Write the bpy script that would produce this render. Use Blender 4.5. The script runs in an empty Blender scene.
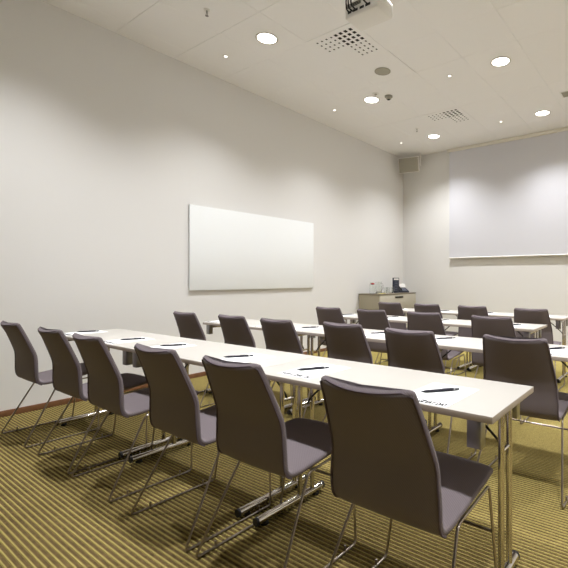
import bpy, bmesh, math, random
from mathutils import Vector, Matrix
random.seed(7)
PI = math.pi
sc = bpy.context.scene
COL = sc.collection

# ------------------------------------------------------------------ materials
def lin(r, g, b):
    f = lambda c: (c / 255.0 / 12.92) if c / 255.0 <= 0.04045 else ((c / 255.0 + 0.055) / 1.055) ** 2.4
    return (f(r), f(g), f(b), 1.0)

def mat(name, rgb, rough=0.6, metal=0.0, spec=0.5, noise=None, bump=None, emit=None, trans=0.0, ior=1.45, coat=0.0, sheen=0.0):
    m = bpy.data.materials.new(name); m.use_nodes = True
    nt = m.node_tree; b = nt.nodes['Principled BSDF']
    c = lin(*rgb)
    b.inputs['Base Color'].default_value = c
    b.inputs['Roughness'].default_value = rough
    b.inputs['Metallic'].default_value = metal
    b.inputs['Specular IOR Level'].default_value = spec
    b.inputs['IOR'].default_value = ior
    b.inputs['Transmission Weight'].default_value = trans
    b.inputs['Coat Weight'].default_value = coat
    b.inputs['Sheen Weight'].default_value = sheen
    if emit:
        b.inputs['Emission Color'].default_value = lin(*emit[0]); b.inputs['Emission Strength'].default_value = emit[1]
    tc = nt.nodes.new('ShaderNodeTexCoord')
    if noise:
        scale, amt = noise
        n = nt.nodes.new('ShaderNodeTexNoise'); n.inputs['Scale'].default_value = scale; n.inputs['Detail'].default_value = 4
        nt.links.new(tc.outputs['Object'], n.inputs['Vector'])
        r = nt.nodes.new('ShaderNodeValToRGB')
        r.color_ramp.elements[0].position = 0.3; r.color_ramp.elements[1].position = 0.7
        r.color_ramp.elements[0].color = tuple(x * (1 - amt) for x in c[:3]) + (1,)
        r.color_ramp.elements[1].color = tuple(min(1, x * (1 + amt)) for x in c[:3]) + (1,)
        nt.links.new(n.outputs['Fac'], r.inputs['Fac']); nt.links.new(r.outputs['Color'], b.inputs['Base Color'])
    if bump:
        scale, strength = bump
        n = nt.nodes.new('ShaderNodeTexNoise'); n.inputs['Scale'].default_value = scale; n.inputs['Detail'].default_value = 3
        nt.links.new(tc.outputs['Object'], n.inputs['Vector'])
        bp = nt.nodes.new('ShaderNodeBump'); bp.inputs['Strength'].default_value = strength; bp.inputs['Distance'].default_value = 0.002
        nt.links.new(n.outputs['Fac'], bp.inputs['Height']); nt.links.new(bp.outputs['Normal'], b.inputs['Normal'])
    return m

def fabric(name, rgb):
    m = mat(name, rgb, rough=0.9, spec=0.25, sheen=0.05)
    nt = m.node_tree; b = nt.nodes['Principled BSDF']; tc = nt.nodes['Texture Coordinate']
    w = nt.nodes.new('ShaderNodeTexWave'); w.wave_type = 'BANDS'; w.bands_direction = 'DIAGONAL'
    w.inputs['Scale'].default_value = 60; w.inputs['Distortion'].default_value = 1.5
    nt.links.new(tc.outputs['Object'], w.inputs['Vector'])
    r = nt.nodes.new('ShaderNodeValToRGB'); c = lin(*rgb)
    r.color_ramp.elements[0].color = tuple(x * 0.94 for x in c[:3]) + (1,)
    r.color_ramp.elements[1].color = tuple(x * 1.05 for x in c[:3]) + (1,)
    nt.links.new(w.outputs['Fac'], r.inputs['Fac']); nt.links.new(r.outputs['Color'], b.inputs['Base Color'])
    bp = nt.nodes.new('ShaderNodeBump'); bp.inputs['Strength'].default_value = 0.25; bp.inputs['Distance'].default_value = 0.001
    nt.links.new(w.outputs['Fac'], bp.inputs['Height']); nt.links.new(bp.outputs['Normal'], b.inputs['Normal'])
    return m

M = {
 'wall': mat('wall_paint', (231, 230, 228), 0.85, spec=0.2, bump=(60, 0.05)),
 'wall_dark': mat('unseen_dark_wall', (84, 78, 72), 0.95, spec=0.1, bump=(80, 0.2)),  # invented dark finish for the unseen rear wall, cuts bounce onto chair backs
 'ceil': mat('ceiling_tile', (248, 247, 246), 0.9, spec=0.15, bump=(300, 0.15)),
 'gap': mat('ceiling_gap', (70, 64, 56), 0.9),
 'rib': mat('carpet_rib', (172, 157, 95), 0.95, spec=0.1, noise=(160, 0.20)),
 'groove': mat('carpet_ground', (103, 86, 56), 0.95, spec=0.1, noise=(70, 0.40)),
 'wood': mat('skirting_wood', (122, 84, 56), 0.5, noise=(14, 0.18)),
 'fabric': fabric('chair_fabric', (116, 107, 110)),
 'piping': mat('chair_piping', (96, 86, 92), 0.85, spec=0.2),
 'chrome': mat('chrome', (205, 200, 195), 0.12, metal=1.0),
 'rod': mat('chrome_rod', (160, 150, 142), 0.28, metal=1.0),
 'black': mat('black_plastic', (24, 24, 26), 0.45),
 'top': mat('white_laminate', (182, 178, 171), 0.42, spec=0.4),
 'edge': mat('table_edge_band', (180, 168, 156), 0.5),
 'steel': mat('grey_steel', (150, 148, 146), 0.3, metal=0.9),
 'paper': mat('paper', (246, 246, 246), 0.8, spec=0.2),
 'ink': mat('ink', (12, 12, 18), 0.7),
 'pen': mat('pen_body', (22, 23, 34), 0.35),
 'board': mat('whiteboard_enamel', (246, 249, 250), 0.22, spec=0.5, coat=0.3),
 'boardedge': mat('whiteboard_edge', (170, 170, 168), 0.4, metal=0.6),
 'screen': mat('screen_cloth', (216, 216, 222), 0.9, spec=0.1),
 'white': mat('white_plastic', (238, 236, 232), 0.4),
 'beige': mat('screen_case', (236, 232, 222), 0.5),
 'lamp': mat('lamp_diffuser', (255, 255, 255), 0.5, emit=((255, 250, 240), 9.0)),
 'spotlens': mat('spot_lens', (255, 255, 255), 0.4, emit=((255, 248, 235), 5.0)),
 'lampring': mat('lamp_ring', (205, 200, 188), 0.4),
 'grille': mat('grille_grey', (168, 164, 150), 0.8, bump=(900, 0.3)),
 'cab_front': mat('cabinet_front', (186, 180, 164), 0.55),
 'cab_side': mat('cabinet_side', (158, 150, 130), 0.6),
 'cab_top': mat('cabinet_top', (128, 118, 100), 0.5),
 'navy': mat('dark_blue_plastic', (38, 42, 58), 0.4),
 'greytext': mat('grey_print', (120, 125, 140), 0.7),
 'glass': mat('clear_glass', (250, 252, 250), 0.02, trans=1.0, ior=1.45),
 'red': mat('red_stopper', (215, 40, 30), 0.45),
 'dark': mat('dark_cavity', (34, 31, 27), 0.95),
 'detector': mat('detector_grey', (150, 146, 134), 0.6),
}

# ------------------------------------------------------------------ mesh helpers
class MB:
    def __init__(s): s.v = []; s.f = []; s.mi = []
    def add(s, verts, faces, mi=0):
        o = len(s.v); s.v += [tuple(p) for p in verts]
        s.f += [tuple(o + i for i in f) for f in faces]; s.mi += [mi] * len(faces)
    def box(s, x0, x1, y0, y1, z0, z1, mi=0):
        v = [(x, y, z) for z in (z0, z1) for y in (y0, y1) for x in (x0, x1)]
        s.add(v, [(0,2,3,1),(4,5,7,6),(0,1,5,4),(2,6,7,3),(0,4,6,2),(1,3,7,5)], mi)
    def tube(s, pts, r, n=10, mi=0, cap=True):
        pts = [Vector(p) for p in pts]; rings = []
        up = None
        for i, p in enumerate(pts):
            a = (pts[i] - pts[i-1]).normalized() if i else None
            b = (pts[i+1] - pts[i]).normalized() if i < len(pts) - 1 else None
            t = ((a or b) + (b or a)).normalized()
            if up is None:
                ref = Vector((0, 0, 1)) if abs(t.z) < 0.9 else Vector((0, 1, 0))
                up = (ref - t * ref.dot(t)).normalized()
            else:
                up = (up - t * up.dot(t)).normalized()
            sd = t.cross(up)
            rr = r[i] if isinstance(r, (list, tuple)) else r
            rings.append([p + (math.cos(2*PI*k/n) * up + math.sin(2*PI*k/n) * sd) * rr for k in range(n)])
        v = [q for ring in rings for q in ring]; f = []
        for i in range(len(rings) - 1):
            for k in range(n):
                f.append((i*n+k, i*n+(k+1) % n, (i+1)*n+(k+1) % n, (i+1)*n+k))
        if cap:
            f.append(tuple(range(n-1, -1, -1))); f.append(tuple((len(rings)-1)*n + k for k in range(n)))
        s.add(v, f, mi)
    def lathe(s, prof, c=(0,0,0), n=24, mi=0):
        v = []; f = []
        for (r, z) in prof:
            for k in range(n):
                v.append((c[0] + r*math.cos(2*PI*k/n), c[1] + r*math.sin(2*PI*k/n), c[2] + z))
        for i in range(len(prof) - 1):
            for k in range(n):
                f.append((i*n+k, i*n+(k+1) % n, (i+1)*n+(k+1) % n, (i+1)*n+k))
        if prof[0][0] > 1e-5: f.append(tuple(range(n-1, -1, -1)))
        if prof[-1][0] > 1e-5: f.append(tuple((len(prof)-1)*n + k for k in range(n)))
        s.add(v, f, mi)
    def build(s, name, mats, parent=None, bevel=0, angle=35, loc=None, rot=None, smooth=True, segs=2):
        me = bpy.data.meshes.new(name); me.from_pydata(s.v, [], s.f); me.update()
        if not isinstance(mats, (list, tuple)): mats = [mats]
        for m in mats: me.materials.append(m)
        for p, i in zip(me.polygons, s.mi): p.material_index = i
        bm = bmesh.new(); bm.from_mesh(me)
        bmesh.ops.remove_doubles(bm, verts=bm.verts, dist=1e-6)
        bmesh.ops.recalc_face_normals(bm, faces=bm.faces)
        if bevel:
            es = [e for e in bm.edges if len(e.link_faces) == 2 and e.calc_face_angle(0) > 0.6]
            bmesh.ops.bevel(bm, geom=es, offset=bevel, segments=segs, affect='EDGES', profile=0.5)
        bm.to_mesh(me); bm.free()
        if smooth:
            for p in me.polygons: p.use_smooth = True
            me.set_sharp_from_angle(angle=math.radians(angle))
        o = bpy.data.objects.new(name, me); COL.objects.link(o)
        if parent: o.parent = parent
        if loc: o.location = loc
        if rot: o.rotation_euler = rot
        return o

def rounded(path, r, n=5):
    """polyline with its inner corners rounded"""
    P = [Vector(p) for p in path]; out = [P[0]]
    for i in range(1, len(P) - 1):
        a, b, c = P[i-1], P[i], P[i+1]
        d1 = (a - b); d2 = (c - b); k = min(r, d1.length * .45, d2.length * .45)
        p1 = b + d1.normalized() * k; p2 = b + d2.normalized() * k
        for j in range(n + 1):
            t = j / n
            out.append((1-t)**2 * p1 + 2*t*(1-t) * b + t*t * p2)
    out.append(P[-1]); return out

def thing(name, label, cat, loc=(0,0,0), rz=0, group=None):
    o = bpy.data.objects.new(name, None); COL.objects.link(o); o.empty_display_size = 0.1
    o.location = loc; o.rotation_euler = (0, 0, rz)
    return tag(o, label, cat, group)
def tag(o, label, cat, group=None):
    o['label'] = label; o['category'] = cat
    if group: o['group'] = group
    return o
def struct(o):
    o['kind'] = 'structure'; return o
def copy_tree(o, parent=None):
    c = o.copy(); COL.objects.link(c)
    if parent: c.parent = parent
    for ch in list(o.children): copy_tree(ch, c)
    return c

# ------------------------------------------------------------------ room
H = 3.79; XR = 6.3; YR = -5.0; YB = 7.775
GX0, GY0, TS = 0.258, 2.07, 0.6347

# ribbed carpet: raised yellow cords running along x, brown ground between them
mb = MB(); P = 0.0237; y = YR
prof = [(0, -.0042), (.30, -.0036), (.60, -.0042), (.66, -.0015), (.72, -.0002), (.80, 0), (.88, -.0002), (.94, -.0015), (1.0, -.0042)]
while y < YB - 1e-4:
    for i in range(len(prof) - 1):
        ya = min(y + prof[i][0]*P, YB); yb = min(y + prof[i+1][0]*P, YB)
        mb.add([(0, ya, prof[i][1]), (XR, ya, prof[i][1]), (XR, yb, prof[i+1][1]), (0, yb, prof[i+1][1])], [(0,1,2,3)], 0 if i in (0, 1) else 1)
    y += P
mb.box(-.1, XR+.1, YR-.1, YB+.1, -.08, -.012, 0)
struct(mb.build('floor', [M['groove'], M['rib']], smooth=False))

def wall(name, x0, x1, y0, y1, m='wall'):
    b = MB(); b.box(x0, x1, y0, y1, -.08, H + .15); return struct(b.build(name, M[m], smooth=False))
wall('wall_left', -.12, 0, YR-.12, YB+.12)
wall('wall_right', XR, XR+.12, YR-.12, YB+.12)
wall('wall_back', 0, XR, YB, YB+.12)
wall('wall_rear', 0, XR, YR-.12, YR, 'wall_dark')  # out of view; set far back and dark to weaken bounce light

def base(name, x0, x1, y0, y1):
    b = MB(); b.box(x0, x1, y0, y1, -.004, .05); return struct(b.build(name, M['wood'], bevel=.003))
base('baseboard_left', 0, .014, YR, YB)
base('baseboard_back', .0145, XR-.0145, YB-.014, YB)
base('baseboard_right', XR-.014, XR, YR, YB)
base('baseboard_rear', .0145, XR-.0145, YR, YR+.014)

# suspended ceiling: tiles with open joints under a dark void
VENTS = [(2, 2), (2, 6)]          # grid cells taken by diffusers (ix, iy)
mb = MB()
mb.box(-.05, XR+.05, YR-.05, YB+.05, H+.016, H+.05, 1)
nx0 = -1; nx1 = 10; ny0 = -12; ny1 = 10
for ix in range(nx0, nx1):
    for iy in range(ny0, ny1):
        x0 = GX0 + ix*TS; x1 = x0 + TS; y0 = GY0 + iy*TS; y1 = y0 + TS
        x0 = max(x0, 0); x1 = min(x1, XR); y0 = max(y0, YR); y1 = min(y1, YB)
        if x1 - x0 < .02 or y1 - y0 < .02 or (ix, iy) in VENTS: continue
        g = [.0012 if ix == 0 else .0006, .0006, random.choice((.0006, .001, .0016)), random.choice((.0006, .001, .0016))]
        if (ix, iy) == (3, 3): g[0] = .006
        if (ix, iy) == (-1, 3): g[0] = .007
        dz = random.uniform(0, .0012)
        a0, a1, b0, b1 = x0+g[0]*(x0 > 0 or (ix, iy) == (-1, 3)), x1-g[1], y0+g[2], y1-g[3]
        c = .0012
        z = H + dz
        mb.add([(a0,b0,H+.016),(a1,b0,H+.016),(a1,b1,H+.016),(a0,b1,H+.016),
                (a0,b0,z+c),(a1,b0,z+c),(a1,b1,z+c),(a0,b1,z+c),
                (a0+c,b0+c,z),(a1-c,b0+c,z),(a1-c,b1-c,z),(a0+c,b1-c,z)],
               [(0,1,5,4),(1,2,6,5),(2,3,7,6),(3,0,4,7),(4,5,9,8),(5,6,10,9),(6,7,11,10),(7,4,8,11),(8,9,10,11)], 0)
struct(mb.build('ceiling', [M['ceil'], M['gap']], smooth=False))

# ------------------------------------------------------------------ ceiling fittings
def tc_(ix, iy): return (GX0 + (ix+.5)*TS, GY0 + (iy+.5)*TS)

# air diffusers with nozzle holes
def diffuser(ix, iy, label):
    cx, cy = tc_(ix, iy); s = TS/2 - .0008
    root = thing('ceiling_diffuser', label, 'air vent', (cx, cy, H), 0, 'perforated square air diffusers')
    N = 8; step = .53/N; xs = [-s]; 
    holes = []
    for i in range(N):
        for j in range(N):
            hx = -.265 + (i+.5)*step; hy = -.265 + (j+.5)*step
            right, far = i >= N//2, j >= N//2
            if right and not far: w, h = .036, .040        # open towards the camera side
            elif right and far: w, h = .018, .026
            elif not right and not far: w, h = .020, .022
            else: continue
            holes.append((hx-w/2, hx+w/2, hy-h/2, hy+h/2))
    X = sorted(set([-s, s] + [round(a, 5) for h in holes for a in h[:2]])); Y = sorted(set([-s, s] + [round(a, 5) for h in holes for a in h[2:]]))
    m = MB()
    def inhole(x, y): return any(h[0] < x < h[1] and h[2] < y < h[3] for h in holes)
    for i in range(len(X)-1):
        for j in range(len(Y)-1):
            if inhole((X[i]+X[i+1])/2, (Y[j]+Y[j+1])/2): continue
            m.add([(X[i],Y[j],-.002),(X[i],Y[j+1],-.002),(X[i+1],Y[j+1],-.002),(X[i+1],Y[j],-.002)], [(0,1,2,3)])
    for a, b in (((-s,-s),(s,-s)), ((s,-s),(s,s)), ((s,s),(-s,s)), ((-s,s),(-s,-s))):
        m.add([(a[0],a[1],-.002),(b[0],b[1],-.002),(b[0],b[1],.012),(a[0],a[1],.012)], [(0,1,2,3)])
    m.build('perforated_plate', M['ceil'], root, smooth=False)
    m = MB(); m.box(-s+.01, s-.01, -s+.01, s-.01, .010, .0155); m.build('plenum_box', M['dark'], root, smooth=False)
    return root
diffuser(2, 2, 'square perforated air diffuser in the ceiling beside the projector')
diffuser(2, 6, 'square perforated air diffuser in the ceiling near the projection screen')

# slotted grille at the right
root = thing('ceiling_grille', 'grey rectangular slatted air grille in the ceiling at the right picture edge', 'air vent', (3.79, 6.33, H))
m = MB(); m.box(-.27, .27, -.105, -.09, -.006, 0); m.box(-.27, .27, .09, .105, -.006, 0); m.box(-.27, -.255, -.09, .09, -.006, 0); m.box(.255, .27, -.09, .09, -.006, 0)
m.build('frame', M['white'], root, smooth=False)
m = MB(); m.box(-.255, .255, -.09, .09, -.0012, .0); m.build('backing', M['grille'], root, smooth=False)
for k in range(8):
    m = MB(); yy = -.08 + k*.0228; m.add([(-.254,yy,-.0015),(.254,yy,-.0015),(.254,yy+.010,-.0055),(-.254,yy+.010,-.0055),(-.254,yy+.002,-.0012),(.254,yy+.002,-.0012),(.254,yy+.012,-.0052),(-.254,yy+.012,-.0052)],
        [(0,1,2,3),(4,7,6,5),(0,4,5,1),(3,2,6,7),(0,3,7,4),(1,5,6,2)])
    m.build('slat', M['grille'], root, smooth=False)

# downlights
def spot(parent, name, energy, size, blend, radius, z, color=(.97, .977, 1.0)):
    l = bpy.data.lights.new(name, 'SPOT'); l.energy = energy; l.spot_size = math.radians(size); l.spot_blend = blend
    l.shadow_soft_size = radius; l.color = color
    o = bpy.data.objects.new(name, l); COL.objects.link(o); o.parent = parent; o.location = (0, 0, z); return o
LAMP_W = 262
def downlight(x, y, label):
    root = thing('recessed_downlight', label, 'ceiling light', (x, y, H), 0, 'large round downlights')
    m = MB(); m.lathe([(.098, -.0005), (.116, -.0005), (.118, -.004), (.114, -.007), (.102, -.007), (.098, -.004), (.098, -.0005)], n=40); m.build('trim_ring', M['lampring'], root)
    m = MB(); m.lathe([(.0985, -.0008), (.0985, -.0022), (.06, -.003), (0.0001, -.003)], n=40); m.build('diffuser', M['lamp'], root)
    spot(root, 'downlight_lamp', LAMP_W * (1.15 if y < 2 else 1.0), 124, 1.0, .085, -.012)
NAMES = {(1.206, 0): 'round downlight at the upper left, nearest the left wall and the camera',
         (1.206, 1): 'round downlight beside the smoke detector, middle of the left row of downlights',
         (1.206, 2): 'small-looking round downlight near the back left corner, closest to the wall speaker',
         (3.102, 1): 'round downlight at the upper right, left of the picture edge and behind the projector',
         (3.102, 2): 'round downlight at the right close to the projection screen top'}
YL = [GY0 + 1.5*TS + .025, GY0 + 4.5*TS + .02, GY0 + 7.5*TS + .02, GY0 - 1.5*TS]
for ci, x in enumerate((GX0+1.5*TS+.02, GX0+4.5*TS+.02, GX0+7.5*TS+.02)):
    for k, yy in enumerate(YL):
        if yy < YR + .2: continue
        lab = NAMES.get((round((1.206, 3.102, 4.998)[ci], 3), k)) or 'round downlight outside the picture, %s column, %s' % (('left', 'middle', 'right')[ci], ('third from the screen', 'second from the screen', 'nearest the screen', 'just ahead of the camera', 'behind the camera')[k])
        downlight(x, yy, lab)
def mini(x, y, label):
    root = thing('mini_spotlight', label, 'ceiling light', (x, y, H), 0, 'tiny recessed spots')
    m = MB(); m.lathe([(.017, -.0005), (.038, -.0005), (.037, -.004), (.019, -.006), (.017, -.0005)], n=20); m.build('trim_ring', M['white'], root)
    m = MB(); m.lathe([(.0172, -.001), (.015, -.003), (.0001, -.0035)], n=16); m.build('lens', M['spotlens'], root)
for (ix, iy, lab) in ((0, 1, 'tiny recessed spot left of the nearest large downlight'), (0, 4, 'tiny recessed spot against the left wall below the middle downlight'),
                      (0, 7, 'tiny recessed spot above the corner wall speaker'), (3, 4, 'tiny recessed spot between the smoke detector and the right downlight'),
                      (3, 7, 'tiny recessed spot just in front of the projection screen case')):
    x, yy = tc_(ix, iy); mini(x - (.03 if ix == 0 else 0), yy, lab)

# round ceiling loudspeaker, smoke detector, sprinklers, detector head
root = thing('ceiling_loudspeaker', 'flat round grey loudspeaker grille set in the ceiling behind the projector', 'speaker', (1.842, 4.345, H))
m = MB(); m.lathe([(.100, 0), (.100, -.005), (.092, -.007), (.089, -.004), (.089, 0)], n=36); m.build('rim', M['detector'], root)
m = MB(); m.lathe([(.0895, -.0005), (.089, -.004), (.05, -.007), (.0001, -.008)], n=36); m.build('grille', M['grille'], root)
root = thing('smoke_detector', 'small round grey smoke detector beside the middle downlight', 'smoke detector', (1.502, 4.985, H))
m = MB(); m.lathe([(.056, 0), (.056, -.014), (.050, -.020), (.0001, -.020)], n=28); m.build('base', M['detector'], root)
m = MB(); m.lathe([(.040, -.0205), (.036, -.040), (.026, -.048), (.0001, -.050)], n=24); m.build('sensor_head', M['grille'], root)
m = MB(); m.lathe([(.022, -.0505), (.018, -.053), (.0001, -.053)], n=16); m.build('sensor_cap', M['dark'], root)
root = thing('ceiling_sensor', 'small pale round sensor in the ceiling between loudspeaker and downlight', 'sensor', (1.398, 4.815, H))
m = MB(); m.lathe([(.05, 0), (.05, -.004), (.04, -.008), (.0001, -.008)], n=24); m.build('plate', M['white'], root)
m = MB(); m.lathe([(.018, -.0082), (.018, -.016), (.010, -.022), (.0001, -.022)], n=16); m.build('lens', M['detector'], root)
def sprinkler(x, y, label):
    root = thing('ceiling_sprinkler', label, 'sprinkler', (x, y, H), 0, 'pendent sprinklers')
    m = MB(); m.lathe([(.030, 0), (.028, -.005), (.012, -.008), (.0001, -.008)], n=20); m.build('rosette', M['white'], root)
    m = MB(); m.tube([(0,0,-.0082), (0,0,-.03)], .007, 10)
    for s in (-1, 1): m.tube(rounded([(s*.006,0,-.028), (s*.014,0,-.038), (s*.003,0,-.055)], .006), .0025, 6)
    m.build('frame', M['steel'], root)
    m = MB(); m.lathe([(.016, -.056), (.016, -.0585), (.0001, -.0585)], n=14); m.build('deflector', M['steel'], root)
sprinkler(1.137, 2.40, 'tiny pendent sprinkler in the ceiling at the upper left, nearest the camera')
sprinkler(1.187, 6.32, 'tiny pendent sprinkler in the ceiling beside the far diffuser')

# projector hanging from the ceiling
root = thing('ceiling_projector', 'white ceiling projector with black cables hanging at the top edge of the picture', 'projector', (3.118, 2.345, 2.985))
m = MB(); m.box(-.14, .14, -.092, .092, 0, .105); b = m.build('body', M['white'], root, bevel=.014, segs=3)
m = MB()
for k, (a, w) in enumerate(((-.095, .03), (-.045, .04), (.01, .035), (.06, .04))): m.box(a-w/2, a+w/2, -.0945, -.091, .026, .042)
m.build('port_panel', M['black'], root)
m = MB()
for k in range(3): m.box(-.12, .0, -.094, -.0915, .065+k*.009, .069+k*.009)
m.build('rear_vents', M['dark'], root)
m = MB(); m.lathe([(.034, 0), (.034, .007), (.030, .009), (.026, .004), (.0001, .002)], n=28); m.build('lens', M['black'], root, loc=(-.06, .092, .06), rot=(-PI/2, 0, 0))
for k, (x0, hgt) in enumerate(((-.095, .24), (-.07, .20), (-.04, .26), (.06, .2))):
    m = MB(); m.tube(rounded([(x0, -.093, .034), (x0, -.125-.01*k, .036), (x0+.01, -.145-.008*k, .10), (x0*.5, -.11, hgt*.85), (.0, -.02, hgt+.05), (0, .0, .5)], .05, 6), .0052, 8)
    m.build('cable', M['black'], root)
m = MB(); m.tube([(0, 0, .105), (0, 0, H-2.985-.012)], .02, 16); m.build('mount_pole', M['white'], root)
m = MB(); m.lathe([(.07, 0), (.07, -.012), (.03, -.02), (.0001, -.02)], (0, 0, H-2.985), 28); m.build('ceiling_plate', M['white'], root)

# projection screen
SX0, SX1 = 1.12, 5.18; SY = YB - .055
root = thing('projection_screen', 'large white roll-down projection screen in front of the back wall', 'projection screen', (0, 0, 0))
m = MB(); m.box(SX0-.05, SX1+.05, SY-.03, SY+.03, H-.060, H-.001); m.build('casing', M['beige'], root, bevel=.014, segs=4)
m = MB(); m.box(SX0, SX1, SY-.001, SY+.001, 1.632, H-.058); m.build('screen_fabric', M['screen'], root, smooth=False)
m = MB(); m.tube([(SX0-.012, SY, 1.622), (SX1+.012, SY, 1.62)], .0135, 14); m.build('bottom_bar', M['white'], root)
m = MB(); m.tube(rounded([(SX0+.01, SY-.001, 1.607), (SX0+.004, SY-.001, 1.555), (SX0+.018, SY-.001, 1.55), (SX0+.02, SY-.001, 1.607)], .012), .003, 8); m.build('pull_loop', M['beige'], root)

# wall loudspeaker in the corner
root = thing('wall_loudspeaker', 'pale grey box loudspeaker tilted in the upper back left corner', 'speaker', (.325, 7.50, 3.555), math.radians(12))
root.rotation_euler = (math.radians(8), math.radians(-2), math.radians(18))
m = MB()
m.add([(-.215,-.09,-.17),(.215,-.09,-.17),(.215,-.09,.145),(-.215,-.09,.145),(-.16,.11,-.12),(.16,.11,-.12),(.16,.11,.12),(-.16,.11,.12)],
      [(0,1,2,3),(4,7,6,5),(0,4,5,1),(1,5,6,2),(2,6,7,3),(3,7,4,0)])
m.build('cabinet_box', M['white'], root, bevel=.012, segs=3)
m = MB(); m.box(-.200, .200, -.096, -.0905, -.155, .130); m.build('front_grille', M['grille'], root, bevel=.004)
m = MB(); m.box(.222, .230, -.025, .025, -.04, .12); m.box(.20, .222, -.012, .012, -.012, .012); m.box(.205, .245, -.025, .04, .115, .122); m.build('bracket', M['white'], root, bevel=.002)
m = MB(); m.box(.230, .2445, -.02, .03, .122, .20); m.build('bracket_arm', M['white'], root)

# whiteboard
root = thing('whiteboard', 'frameless white writing board mounted on the left wall', 'whiteboard', (.0, 3.945, 1.585))
m = MB(); m.box(.012, .030, -1.057, 1.057, -.521, .521); m.build('panel', M['board'], root, bevel=.002)
m = MB(); m.box(.008, .0118, -1.052, 1.052, -.516, .516); m.build('backing_edge', M['boardedge'], root)
for yy in (-.8, .8):
    for zz in (-.4, .4):
        m = MB(); m.box(.0, .0078, yy-.03, yy+.03, zz-.02, zz+.02); m.build('wall_mount', M['boardedge'], root)

# ------------------------------------------------------------------ tables
TL, TD, TH = 1.24, .487, .749
TGRP = 'folding seminar tables in rows'
def make_table():
    root = thing('folding_table', '', 'table', (0, 0, 0), 0, TGRP)
    m = MB(); t = .024; m.box(-TL/2, TL/2, -TD/2, TD/2, TH-t, TH)
    o = m.build('tabletop', [M['top'], M['edge']], root, bevel=.0015)
    for p in o.data.polygons: p.material_index = 0 if p.normal.z > .5 else 1
    for s in (-1, 1):
        x = s * (TL/2 - .068)
        for yy in (.036, .130):
            m = MB(); m.tube([(x, yy, .030), (x, yy, TH-t-.026)], .0128, 16); m.build('leg', M['chrome'], root)
        m = MB(); m.tube([(x, -.245, .032), (x, .20, .032)], .0195, 18); ft = m.build('foot', M['chrome'], root)
        for yy, d in ((-.245, -1), (.20, 1)):
            m = MB(); m.tube([(x, yy, .032), (x, yy+d*.012, .032)], .0200, 18); m.build('end_cap', M['black'], ft)
            m = MB(); m.lathe([(.020, 0), (.020, .010), (.0135, .0135)], (x, yy-d*.045, 0.0), 14); m.build('floor_glide', M['black'], ft)
        m = MB(); m.tube([(x, -.205, TH-t-.026), (x, .205, TH-t-.026)], .0125, 14); m.build('top_rail', M['chrome'], root)
        for yy in (-.205, .185):
            m = MB(); m.box(x-.030, x+.022, yy-.022, yy+.022, TH-t-.100, TH-t-.0003)
            m.build('hinge_box', M['steel'], root, bevel=.003)
        m = MB(); m.tube(rounded([(x - s*.0135, .083, TH-t-.20), (x - s*.03, .083, TH-t-.17), (x - s*.20, .083, TH-t-.022), (x - s*.26, .083, TH-t-.012)], .02), .0055, 8); m.build('folding_stay', M['black'], root)
        m = MB(); m.tube([(x, .036, TH-t-.20), (x, .130, TH-t-.20)], .008, 10); m.build('cross_tie', M['chrome'], root)
    return root
table0 = make_table()
ROWN = ['front row', 'second row', 'third row', 'back row nearest the screen']
TABLES = []
PIT = TL + .003
for r, (xr, y0, n) in enumerate(((4.366, 1.343, 3), (4.47, 2.605, 3), (3.80, 3.91, 2), (3.80, 5.17, 2))):
    for k in range(n):     # from the left
        TABLES.append((xr - TL/2 - (n-1-k)*PIT, y0 + TD/2, r, k, n))
TLAB = {3: ('left table', 'middle table', 'right table'), 2: ('left table', 'right table')}
for i, (x, yy, r, k, n) in enumerate(TABLES):
    o = table0 if i == 0 else copy_tree(table0)
    o.location = (x, yy, 0)
    o['label'] = 'white folding table with chrome legs, the %s of the %s' % (TLAB[n][k], ROWN[r])

# ------------------------------------------------------------------ chairs
def chair_profile():
    # (y, z) of the mid surface from the seat front to the top of the back
    raw = [(.489, .448), (.473, .459), (.43, .463), (.32, .452), (.17, .436), (.085, .430), (.046, .434), (.022, .452), (.013, .485), (.011, .54), (.010, .60), (.006, .640), (-.006, .680), (-.030, .745), (-.060, .822), (-.088, .886)]
    out = []
    R = [Vector((0, a, b)) for a, b in raw]
    for i in range(len(R) - 1):
        p0 = R[max(i-1, 0)]; p1 = R[i]; p2 = R[i+1]; p3 = R[min(i+2, len(R)-1)]
        for j in range(6):
            t = j / 6
            out.append(.5 * ((2*p1) + (p2-p0)*t + (2*p0-5*p1+4*p2-p3)*t*t + (3*p1-p0-3*p2+p3)*t*t*t))
    out.append(R[-1]); return out
PROF = chair_profile()
LEN = [0]
for a, b in zip(PROF, PROF[1:]): LEN.append(LEN[-1] + (b-a).length)
TOT = LEN[-1]
def lerp_tab(tab, x):
    for (a, va), (b, vb) in zip(tab, tab[1:]):
        if x <= b:
            t = (x-a)/(b-a); return va + (vb-va)*t
    return tab[-1][1]
SEAT_END = None
for i, p in enumerate(PROF):
    if SEAT_END is None and p.y < .06: SEAT_END = i
WID = [(0, .200), (.10, .208), (.41, .213), (.55, .214), (.70, .204), (TOT, .176)]
BOW = [(0, 0), (.4, .0), (.57, .003), (.73, .012), (TOT, .034)]
NC = 28
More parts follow.
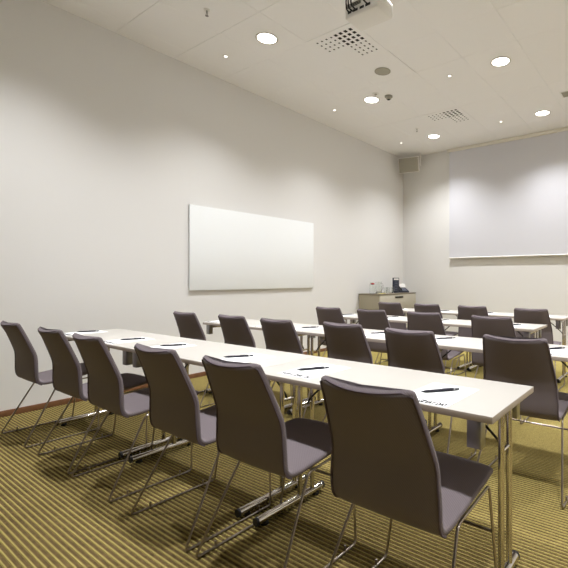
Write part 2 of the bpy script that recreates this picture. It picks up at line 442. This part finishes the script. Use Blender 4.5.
def section(i, wscale=1.0, tscale=1.0):
    p = PROF[i]; s = LEN[i]
    a = PROF[max(i-1, 0)]; b = PROF[min(i+1, len(PROF)-1)]
    t = (b-a).normalized(); nrm = Vector((0, -t.z, t.y))      # towards the underside / the outside of the back
    if nrm.z > 0 and s < .3: nrm = -nrm
    nrm = Vector((0, t.z, -t.y)) if False else nrm
    w = lerp_tab(WID, s); th = .030
    d0, d1 = s, TOT - s
    rc0, rc1 = .035, .013
    if d0 < rc0: w -= rc0 - math.sqrt(max(0, rc0**2 - (rc0-d0)**2))
    if d1 < rc1: w -= rc1 - math.sqrt(max(0, rc1**2 - (rc1-d1)**2))
    e = .013
    for d in (d0, d1):
        if d < e: th *= max(.25, math.sqrt(max(0, 1 - ((e-d)/e)**2)))
    w *= wscale; th *= tscale
    bow = lerp_tab(BOW, s)
    ring = []
    for k in range(NC):
        ang = 2*PI*k/NC
        cu, su = math.cos(ang), math.sin(ang)
        # superellipse: nearly flat faces, rounded rim
        u = math.copysign(abs(cu)**.42, cu); v = math.copysign(abs(su)**.42, su)
        crown = .004 * (1 - u*u) * (1 if v < 0 else .3)
        uu = u * w
        ring.append(p + Vector((uu, 0, 0)) + nrm * (v * (th/2) + math.copysign(crown, v) * min(1, abs(v))) + nrm * (bow * (1 - u*u)))
    return ring, nrm, w, th, bow
def shell(i0, i1):
    m = MB(); rings = []
    for i in range(i0, i1 + 1): rings.append(section(i)[0])
    v = [q for r in rings for q in r]; f = []
    for a in range(len(rings)-1):
        for k in range(NC): f.append((a*NC+k, a*NC+(k+1) % NC, (a+1)*NC+(k+1) % NC, (a+1)*NC+k))
    for a, rv in ((0, True), (len(rings)-1, False)):
        c = sum((Vector(q) for q in rings[a]), Vector())/NC
        v.append(tuple(c)); ci = len(v)-1
        for k in range(NC):
            q = (a*NC+k, a*NC+(k+1) % NC, ci); f.append(q[::-1] if rv else q)
    m.add(v, f); return m
def make_chair():
    root = thing('stacking_chair', '', 'chair', (0, 0, 0), 0, 'upholstered sled chairs')
    shell(0, SEAT_END).build('seat', M['fabric'], root, angle=60)
    back = shell(SEAT_END, len(PROF)-1).build('backrest', M['fabric'], root, angle=60)
    # seam that runs round the rim of the backrest, on its outer side
    L, Rr = [], []
    for i in range(SEAT_END + 2, len(PROF)-1, 2):
        ring, nrm, w, th, bow = section(i)
        Rr.append(PROF[i] + Vector((w*.985, 0, 0)) + nrm*(th*.40)); L.append(PROF[i] + Vector((-w*.985, 0, 0)) + nrm*(th*.40))
    ring, nrm, w, th, bow = section(len(PROF)-2)
    p = PROF[-2]
    mid = [p + Vector((u*w*.9, 0, .004)) + nrm*(th*.40 + bow*(1-u*u)) for u in [-.9+.1*k for k in range(19)]]
    m = MB(); m.tube(L + mid + Rr[::-1], .0042, 6); m.build('piping', M['piping'], back)
    R = .0056; zr = .408
    for s in (-1, 1):
        rail = rounded([(s*.250, -.08, R), (s*.204, .140, zr), (s*.200, .425, zr+.016), (s*.250, .395, R)], .030, 5)
        # cut the bent rod into rear leg, seat rail and front leg at the middle of its straights
        n = len(rail)
        pts = [Vector((s*.250, -.08, R)), Vector((s*.204, .140, zr)), Vector((s*.200, .425, zr+.016)), Vector((s*.250, .395, R))]
        full = rounded([Vector((s*.250, .18, R))] + [pts[0], pts[1], pts[2], pts[3]] + [Vector((s*.250, .1801, R))], .030, 5)
        mid1 = (pts[1]+pts[2])/2
        a = rounded([pts[0] + Vector((0, .06, 0)), pts[0], pts[1], pts[1].lerp(pts[2], .30)], .028, 5)
        b = rounded([pts[1].lerp(pts[2], .70), pts[2], pts[3], pts[3] + Vector((0, -.06, 0))], .024, 5)
        m = MB(); m.tube(a, R, 8); m.build('leg', M['rod'], root, angle=60)
        m = MB(); m.tube(b, R, 8); m.build('leg', M['rod'], root, angle=60)
        m = MB(); m.tube([pts[1].lerp(pts[2], .30), pts[1].lerp(pts[2], .70)], R, 8); m.build('seat_rail', M['rod'], root, angle=60)
        m = MB(); m.tube([pts[0] + Vector((0, .06, 0)), pts[3] + Vector((0, -.06, 0))], R, 8); rn = m.build('runner', M['rod'], root, angle=60)
        for yy in (.02, .32):
            m = MB(); m.tube([(s*.250, yy, R), (s*.250, yy, R+.026)], .0048, 8); m.build('stacking_peg', M['rod'], rn)
    m = MB(); m.tube([(-.2165, .4133, .262), (.2165, .4133, .262)], .0056, 8); m.build('crossbar', M['rod'], root)
    return root
chair0 = make_chair()
ORD6 = ['leftmost', 'second from left', 'third from left', 'fourth from left', 'fifth from left', 'rightmost']
ORD4 = ['leftmost', 'second from left', 'third from left', 'rightmost']
CH = [
 [(.80, 1.108), (1.535, 1.12), (2.105, 1.115), (2.835, 1.12), (3.414, 1.118), (4.077, 1.12)],
 [(.94, 2.370), (1.63, 2.40), (2.23, 2.38), (2.865, 2.44), (3.47, 2.372), (4.122, 2.42)],
 [(1.60, 3.69), (2.212, 3.68), (2.845, 3.67), (3.55, 3.60)],
 [(1.60, 4.94), (2.208, 4.89), (2.846, 4.85), (3.56, 4.76)]]
CROW = ['in the front row of tables, nearest the camera', 'in the second row of tables', 'in the third row of tables', 'in the back row, nearest the screen']
first = True
for r, row in enumerate(CH):
    for k, (x, yy) in enumerate(row):
        o = chair0 if first else copy_tree(chair0); first = False
        o.location = (x, yy, 0); o.rotation_euler = (0, 0, math.radians(random.uniform(-.4, .4)))
        o['label'] = 'taupe upholstered sled chair, %s %s' % ((ORD6 if len(row) == 6 else ORD4)[k], CROW[r])

# ------------------------------------------------------------------ papers and pens
def text_mesh(body, size):
    cu = bpy.data.curves.new('printed_text', 'FONT'); cu.body = body; cu.size = size; cu.align_x = 'CENTER'; cu.extrude = .0001; cu.offset = size*.06
    t = bpy.data.objects.new('tmp_text', cu); COL.objects.link(t)
    dg = bpy.context.evaluated_depsgraph_get(); me = bpy.data.meshes.new_from_object(t.evaluated_get(dg))
    bpy.data.objects.remove(t); me.materials.clear(); me.materials.append(M['ink']); return me
TXT = text_mesh('HAVE A GREAT DAY', .0225)
def make_paper():
    m = MB(); m.box(-.105, .105, -.1485, .1485, 0, .0008)
    p = m.build('paper_sheet', M['paper'], smooth=False)
    t = bpy.data.objects.new('printed_text', TXT); COL.objects.link(t); t.parent = p; t.location = (0, -.139, .001); t.scale = (.95, 1.9, 1)
    return p
def make_pen():
    root = thing('ballpoint_pen', '', 'pen', (0, 0, 0), 0, 'dark pens on the sheets')
    m = MB(); m.tube([(-.060, 0, .0070), (-.052, 0, .0070), (.046, 0, .0070), (.050, 0, .0070)], [.0058, .0068, .0068, .0058], 12); m.build('barrel', M['pen'], root)
    m = MB(); m.tube([(-.0755, 0, .0070), (-.0735, 0, .0070), (-.0602, 0, .0070)], [.0009, .0016, .0057], 10); m.build('tip', M['pen'], root)
    m = MB(); m.tube([(.0502, 0, .0070), (.056, 0, .0070)], .0062, 12); m.build('ring', M['steel'], root)
    m = MB(); m.tube([(.0562, 0, .0070), (.066, 0, .0070), (.074, 0, .0070)], [.0055, .0055, .0040], 10); m.build('push_button', M['pen'], root)
    m = MB(); m.box(.006, .052, -.0016, .0016, .0138, .0152); m.build('clip', M['pen'], root)
    return root
SH = [   # paper centre, pen centre, pen angle
 [((.74, 1.515), (.722, 1.567), 56), ((1.525, 1.51), (1.525, 1.558), 62), ((2.065, 1.515), (2.062, 1.568), 52), ((2.835, 1.53), (2.776, 1.558), 51), ((3.392, 1.535), (3.369, 1.555), 56), ((4.092, 1.500), (4.083, 1.540), 49)],
 [((.83, 2.79), (.84, 2.84), 55), ((1.62, 2.78), (1.60, 2.84), 55), ((2.08, 2.80), (2.066, 2.848), 56), ((2.84, 2.80), (2.827, 2.88), 52), ((3.43, 2.80), (3.424, 2.90), 50), ((4.215, 2.79), (4.211, 2.868), 48)],
 [((1.42, 4.08), (1.43, 4.17), 55), ((2.10, 4.09), (2.09, 4.18), 53), ((2.76, 4.08), (2.757, 4.16), 50), ((3.55, 4.06), (3.545, 4.14), 50)],
 [((1.40, 5.36), (1.39, 5.43), 55), ((2.16, 5.36), (2.15, 5.42), 52), ((2.80, 5.35), (2.79, 5.42), 50), ((3.5, 5.34), (3.49, 5.40), 50)]]
PROW = ['front table row', 'second table row', 'third table row', 'back table row']
pp = pn = None
for r, row in enumerate(SH):
    for k, (a, b, ang) in enumerate(row):
        w = (ORD6 if len(row) == 6 else ORD4)[k]
        if pp is None: p = pp = make_paper(); q = pn = make_pen()
        else: p = copy_tree(pp); q = copy_tree(pn)
        p.location = (a[0], a[1], TH + .0003); p.rotation_euler = (0, 0, math.radians(random.uniform(-2, 2)))
        tag(p, 'white printed sheet of paper, %s on the %s' % (w, PROW[r]), 'paper', 'printed sheets on the tables')
        q.location = (b[0], b[1] - (.012 if r == 0 else 0), TH + .0012); q.scale = (1.1, .85, .85); q.rotation_euler = (0, 0, math.radians(ang))
        tag(q, 'dark ballpoint pen lying on the sheet %s on the %s' % (w, PROW[r]), 'pen', 'dark pens on the sheets')

# ------------------------------------------------------------------ cabinet and what stands on it
CZ = .935; CY0, CY1 = 6.20, 7.46; CX = .50
root = thing('side_cabinet', 'low beige cabinet with a recessed drawer pull in the back left corner', 'cabinet', (0, 0, 0))
m = MB(); m.box(.016, CX-.02, CY0, CY1, .06, CZ-.022); m.build('body', M['cab_side'], root, bevel=.002)
m = MB(); m.box(.03, CX-.05, CY0+.02, CY1-.02, 0, .06); m.build('plinth', M['black'], root)
m = MB(); m.box(.016, CX+.004, CY0-.006, CY1+.006, CZ-.022, CZ); m.build('top_panel', M['cab_top'], root, bevel=.002)
w2 = (CY1-CY0)/2
for k, (z0, z1) in enumerate(((.625, CZ-.026), (.345, .620), (.065, .340))):
    a, b = CY0+.003, CY1-.003
    m = MB(); m.box(CX-.0198, CX, a, b, z0, z1); d = m.build('drawer', M['cab_front'], root, bevel=.0015)
    c = CY0 + .63; zz = z1 - .047
    h = MB(); h.box(CX+.0002, CX+.003, c-.15, c+.15, zz-.022, zz+.022); hd = h.build('handle_plate', M['cab_side'], d, bevel=.001)
    h = MB(); h.box(CX+.0032, CX+.004, c-.135, c+.135, zz-.014, zz+.012); h.build('handle_recess', M['dark'], d)
    h = MB(); h.tube([(CX+.010, c-.13, zz+.016), (CX+.010, c+.13, zz+.016)], .005, 8); h.build('handle', M['steel'], d)

def glass_vessel(name, label, cat, prof, wall_t, x, y, parent_group=None):
    root = thing(name, label, cat, (x, y, CZ+.0005), 0, parent_group)
    inner = [(max(r - wall_t, .0005), max(z, .006)) for r, z in prof[::-1]]
    m = MB(); m.lathe([(.0005, 0)] + prof + inner + [(.0005, .006)], n=28); m.build('glass_body', M['glass'], root, angle=50)
    return root
r_ = glass_vessel('water_carafe', 'clear glass carafe with a red stopper at the left on the cabinet', 'carafe', [(.050, 0), (.055, .01), (.055, .15), (.050, .19), (.052, .215)], .0025, .26, 6.30)
m = MB(); m.lathe([(.0002, .165), (.030, .168), (.036, .178), (.034, .190), (.020, .198), (.0002, .200)], n=24); m.build('stopper', M['red'], r_)
r_ = glass_vessel('glass_pitcher', 'clear glass pitcher standing between the red-stoppered carafe and the drinking glasses', 'pitcher', [(.045, 0), (.055, .02), (.055, .13), (.045, .19), (.05, .22)], .0025, .28, 6.47)
m = MB(); m.tube(rounded([(.045, 0, .19), (.095, 0, .18), (.095, 0, .08), (.053, 0, .06)], .03), .006, 8); m.build('handle', M['glass'], r_)
m = MB(); m.box(-.055, .055, -.06, .06, .0, .004)
root = m.build('cork_coaster', mat('coaster_yellow', (196, 186, 96), .7), loc=(.40, 6.40, CZ+.0003), bevel=.001); tag(root, 'small yellow-green coaster in front of the glass pitcher', 'coaster')
for k, (x, yy, w) in enumerate(((.33, 6.62, 'nearest the pitcher'), (.30, 6.74, 'middle of the three on the cabinet'), (.33, 6.86, 'nearest the dark upright stand'))):
    glass_vessel('drinking_glass', 'plain clear drinking glass, %s' % w, 'glass', [(.028, 0), (.033, .10), (.034, .115)], .002, x, yy, 'drinking glasses on the cabinet')

root = thing('sign_stand', 'tall dark upright menu stand with a white header on the cabinet', 'menu stand', (.30, 7.02, CZ), math.radians(-8))
m = MB(); m.box(-.05, .05, -.075, .075, 0, .012); m.build('base', M['navy'], root, bevel=.003)
m = MB(); m.box(-.012, .012, -.088, .088, .012, .295); m.build('panel', M['navy'], root, bevel=.003)
m = MB(); m.box(.0122, .0128, -.070, .070, .252, .282); m.build('header', M['white'], root)
m = MB()
for k in range(6): m.box(.0122, .0126, -.05, .03 + .01*(k % 2), .215-k*.032-.006, .215-k*.032)
m.build('text_lines', M['greytext'], root)

root = thing('desk_telephone', 'dark desk telephone with a pale display beside the upright stand', 'telephone', (.30, 7.27, CZ), math.radians(-32))
m = MB(); m.add([(.10,-.10,0),(.10,.10,0),(-.10,.10,0),(-.10,-.10,0),(.10,-.10,.03),(.10,.10,.03),(-.08,.10,.105),(-.08,-.10,.105)],
    [(0,1,2,3),(4,7,6,5),(0,4,5,1),(1,5,6,2),(2,6,7,3),(3,7,4,0)]); m.build('base', M['navy'], root, bevel=.008, segs=3)
n = Vector((.075, 0, .18)).normalized()
def onslope(u, v, h): # u across y, v up the slope 0..1
    return Vector((.10-.18*v, u, .03+.075*v)) + n*h
def slab(u0, u1, v0, v1, h0, h1):
    q = MB(); q.add([onslope(u0,v0,h0), onslope(u1,v0,h0), onslope(u1,v1,h0), onslope(u0,v1,h0), onslope(u0,v0,h1), onslope(u1,v0,h1), onslope(u1,v1,h1), onslope(u0,v1,h1)],
        [(0,3,2,1),(4,5,6,7),(0,1,5,4),(1,2,6,5),(2,3,7,6),(3,0,4,7)]); return q
hs = MB(); hs.tube(rounded([onslope(-.075,.05,.012), onslope(-.075,.10,.034), onslope(-.075,.85,.034), onslope(-.075,.93,.012)], .02), .016, 12); hs.build('handset', M['black'], root)
m = MB(); m.add([(-.070,-.045,.100),(-.070,.10,.100),(-.098,.10,.172),(-.098,-.045,.172),(-.080,-.045,.097),(-.080,.10,.097),(-.108,.10,.169),(-.108,-.045,.169)],
    [(0,1,2,3),(4,7,6,5),(0,4,5,1),(1,5,6,2),(2,6,7,3),(3,7,4,0)]); m.build('display', M['white'], root)
for a in range(4):
    for c in range(3):
        slab(-.03+c*.03, -.01+c*.03, .12+a*.13, .21+a*.13, .0005, .005).build('key', M['greytext'], root)

# ------------------------------------------------------------------ camera, world, view
cam = bpy.data.cameras.new('camera'); co = bpy.data.objects.new('camera', cam); COL.objects.link(co)
cam.sensor_fit = 'HORIZONTAL'; cam.sensor_width = 36; cam.lens = 425.145 * 36 / 568
cam.shift_x = (284 - 385) / 568; cam.shift_y = (279.3 - 284) / 568
cam.clip_start = .02
co.location = (4.863, 0, 1.2); co.rotation_euler = (PI/2, 0, math.radians(34.482))
sc.camera = co
w = bpy.data.worlds.new('world'); sc.world = w; w.use_nodes = True
w.node_tree.nodes['Background'].inputs['Color'].default_value = (.9, .95, 1, 1); w.node_tree.nodes['Background'].inputs['Strength'].default_value = .3
vs = sc.view_settings; sc.display_settings.display_device = 'sRGB'
vs.view_transform = 'Standard'; vs.look = 'None'; vs.exposure = 0.22; vs.gamma = 1.0; vs.use_curve_mapping = False
cy = sc.cycles
cy.use_denoising = True
cy.max_bounces = 10; cy.diffuse_bounces = 6; cy.glossy_bounces = 5; cy.transmission_bounces = 8; cy.transparent_max_bounces = 8
cy.caustics_reflective = False; cy.caustics_refractive = False; cy.sample_clamp_indirect = 4.0
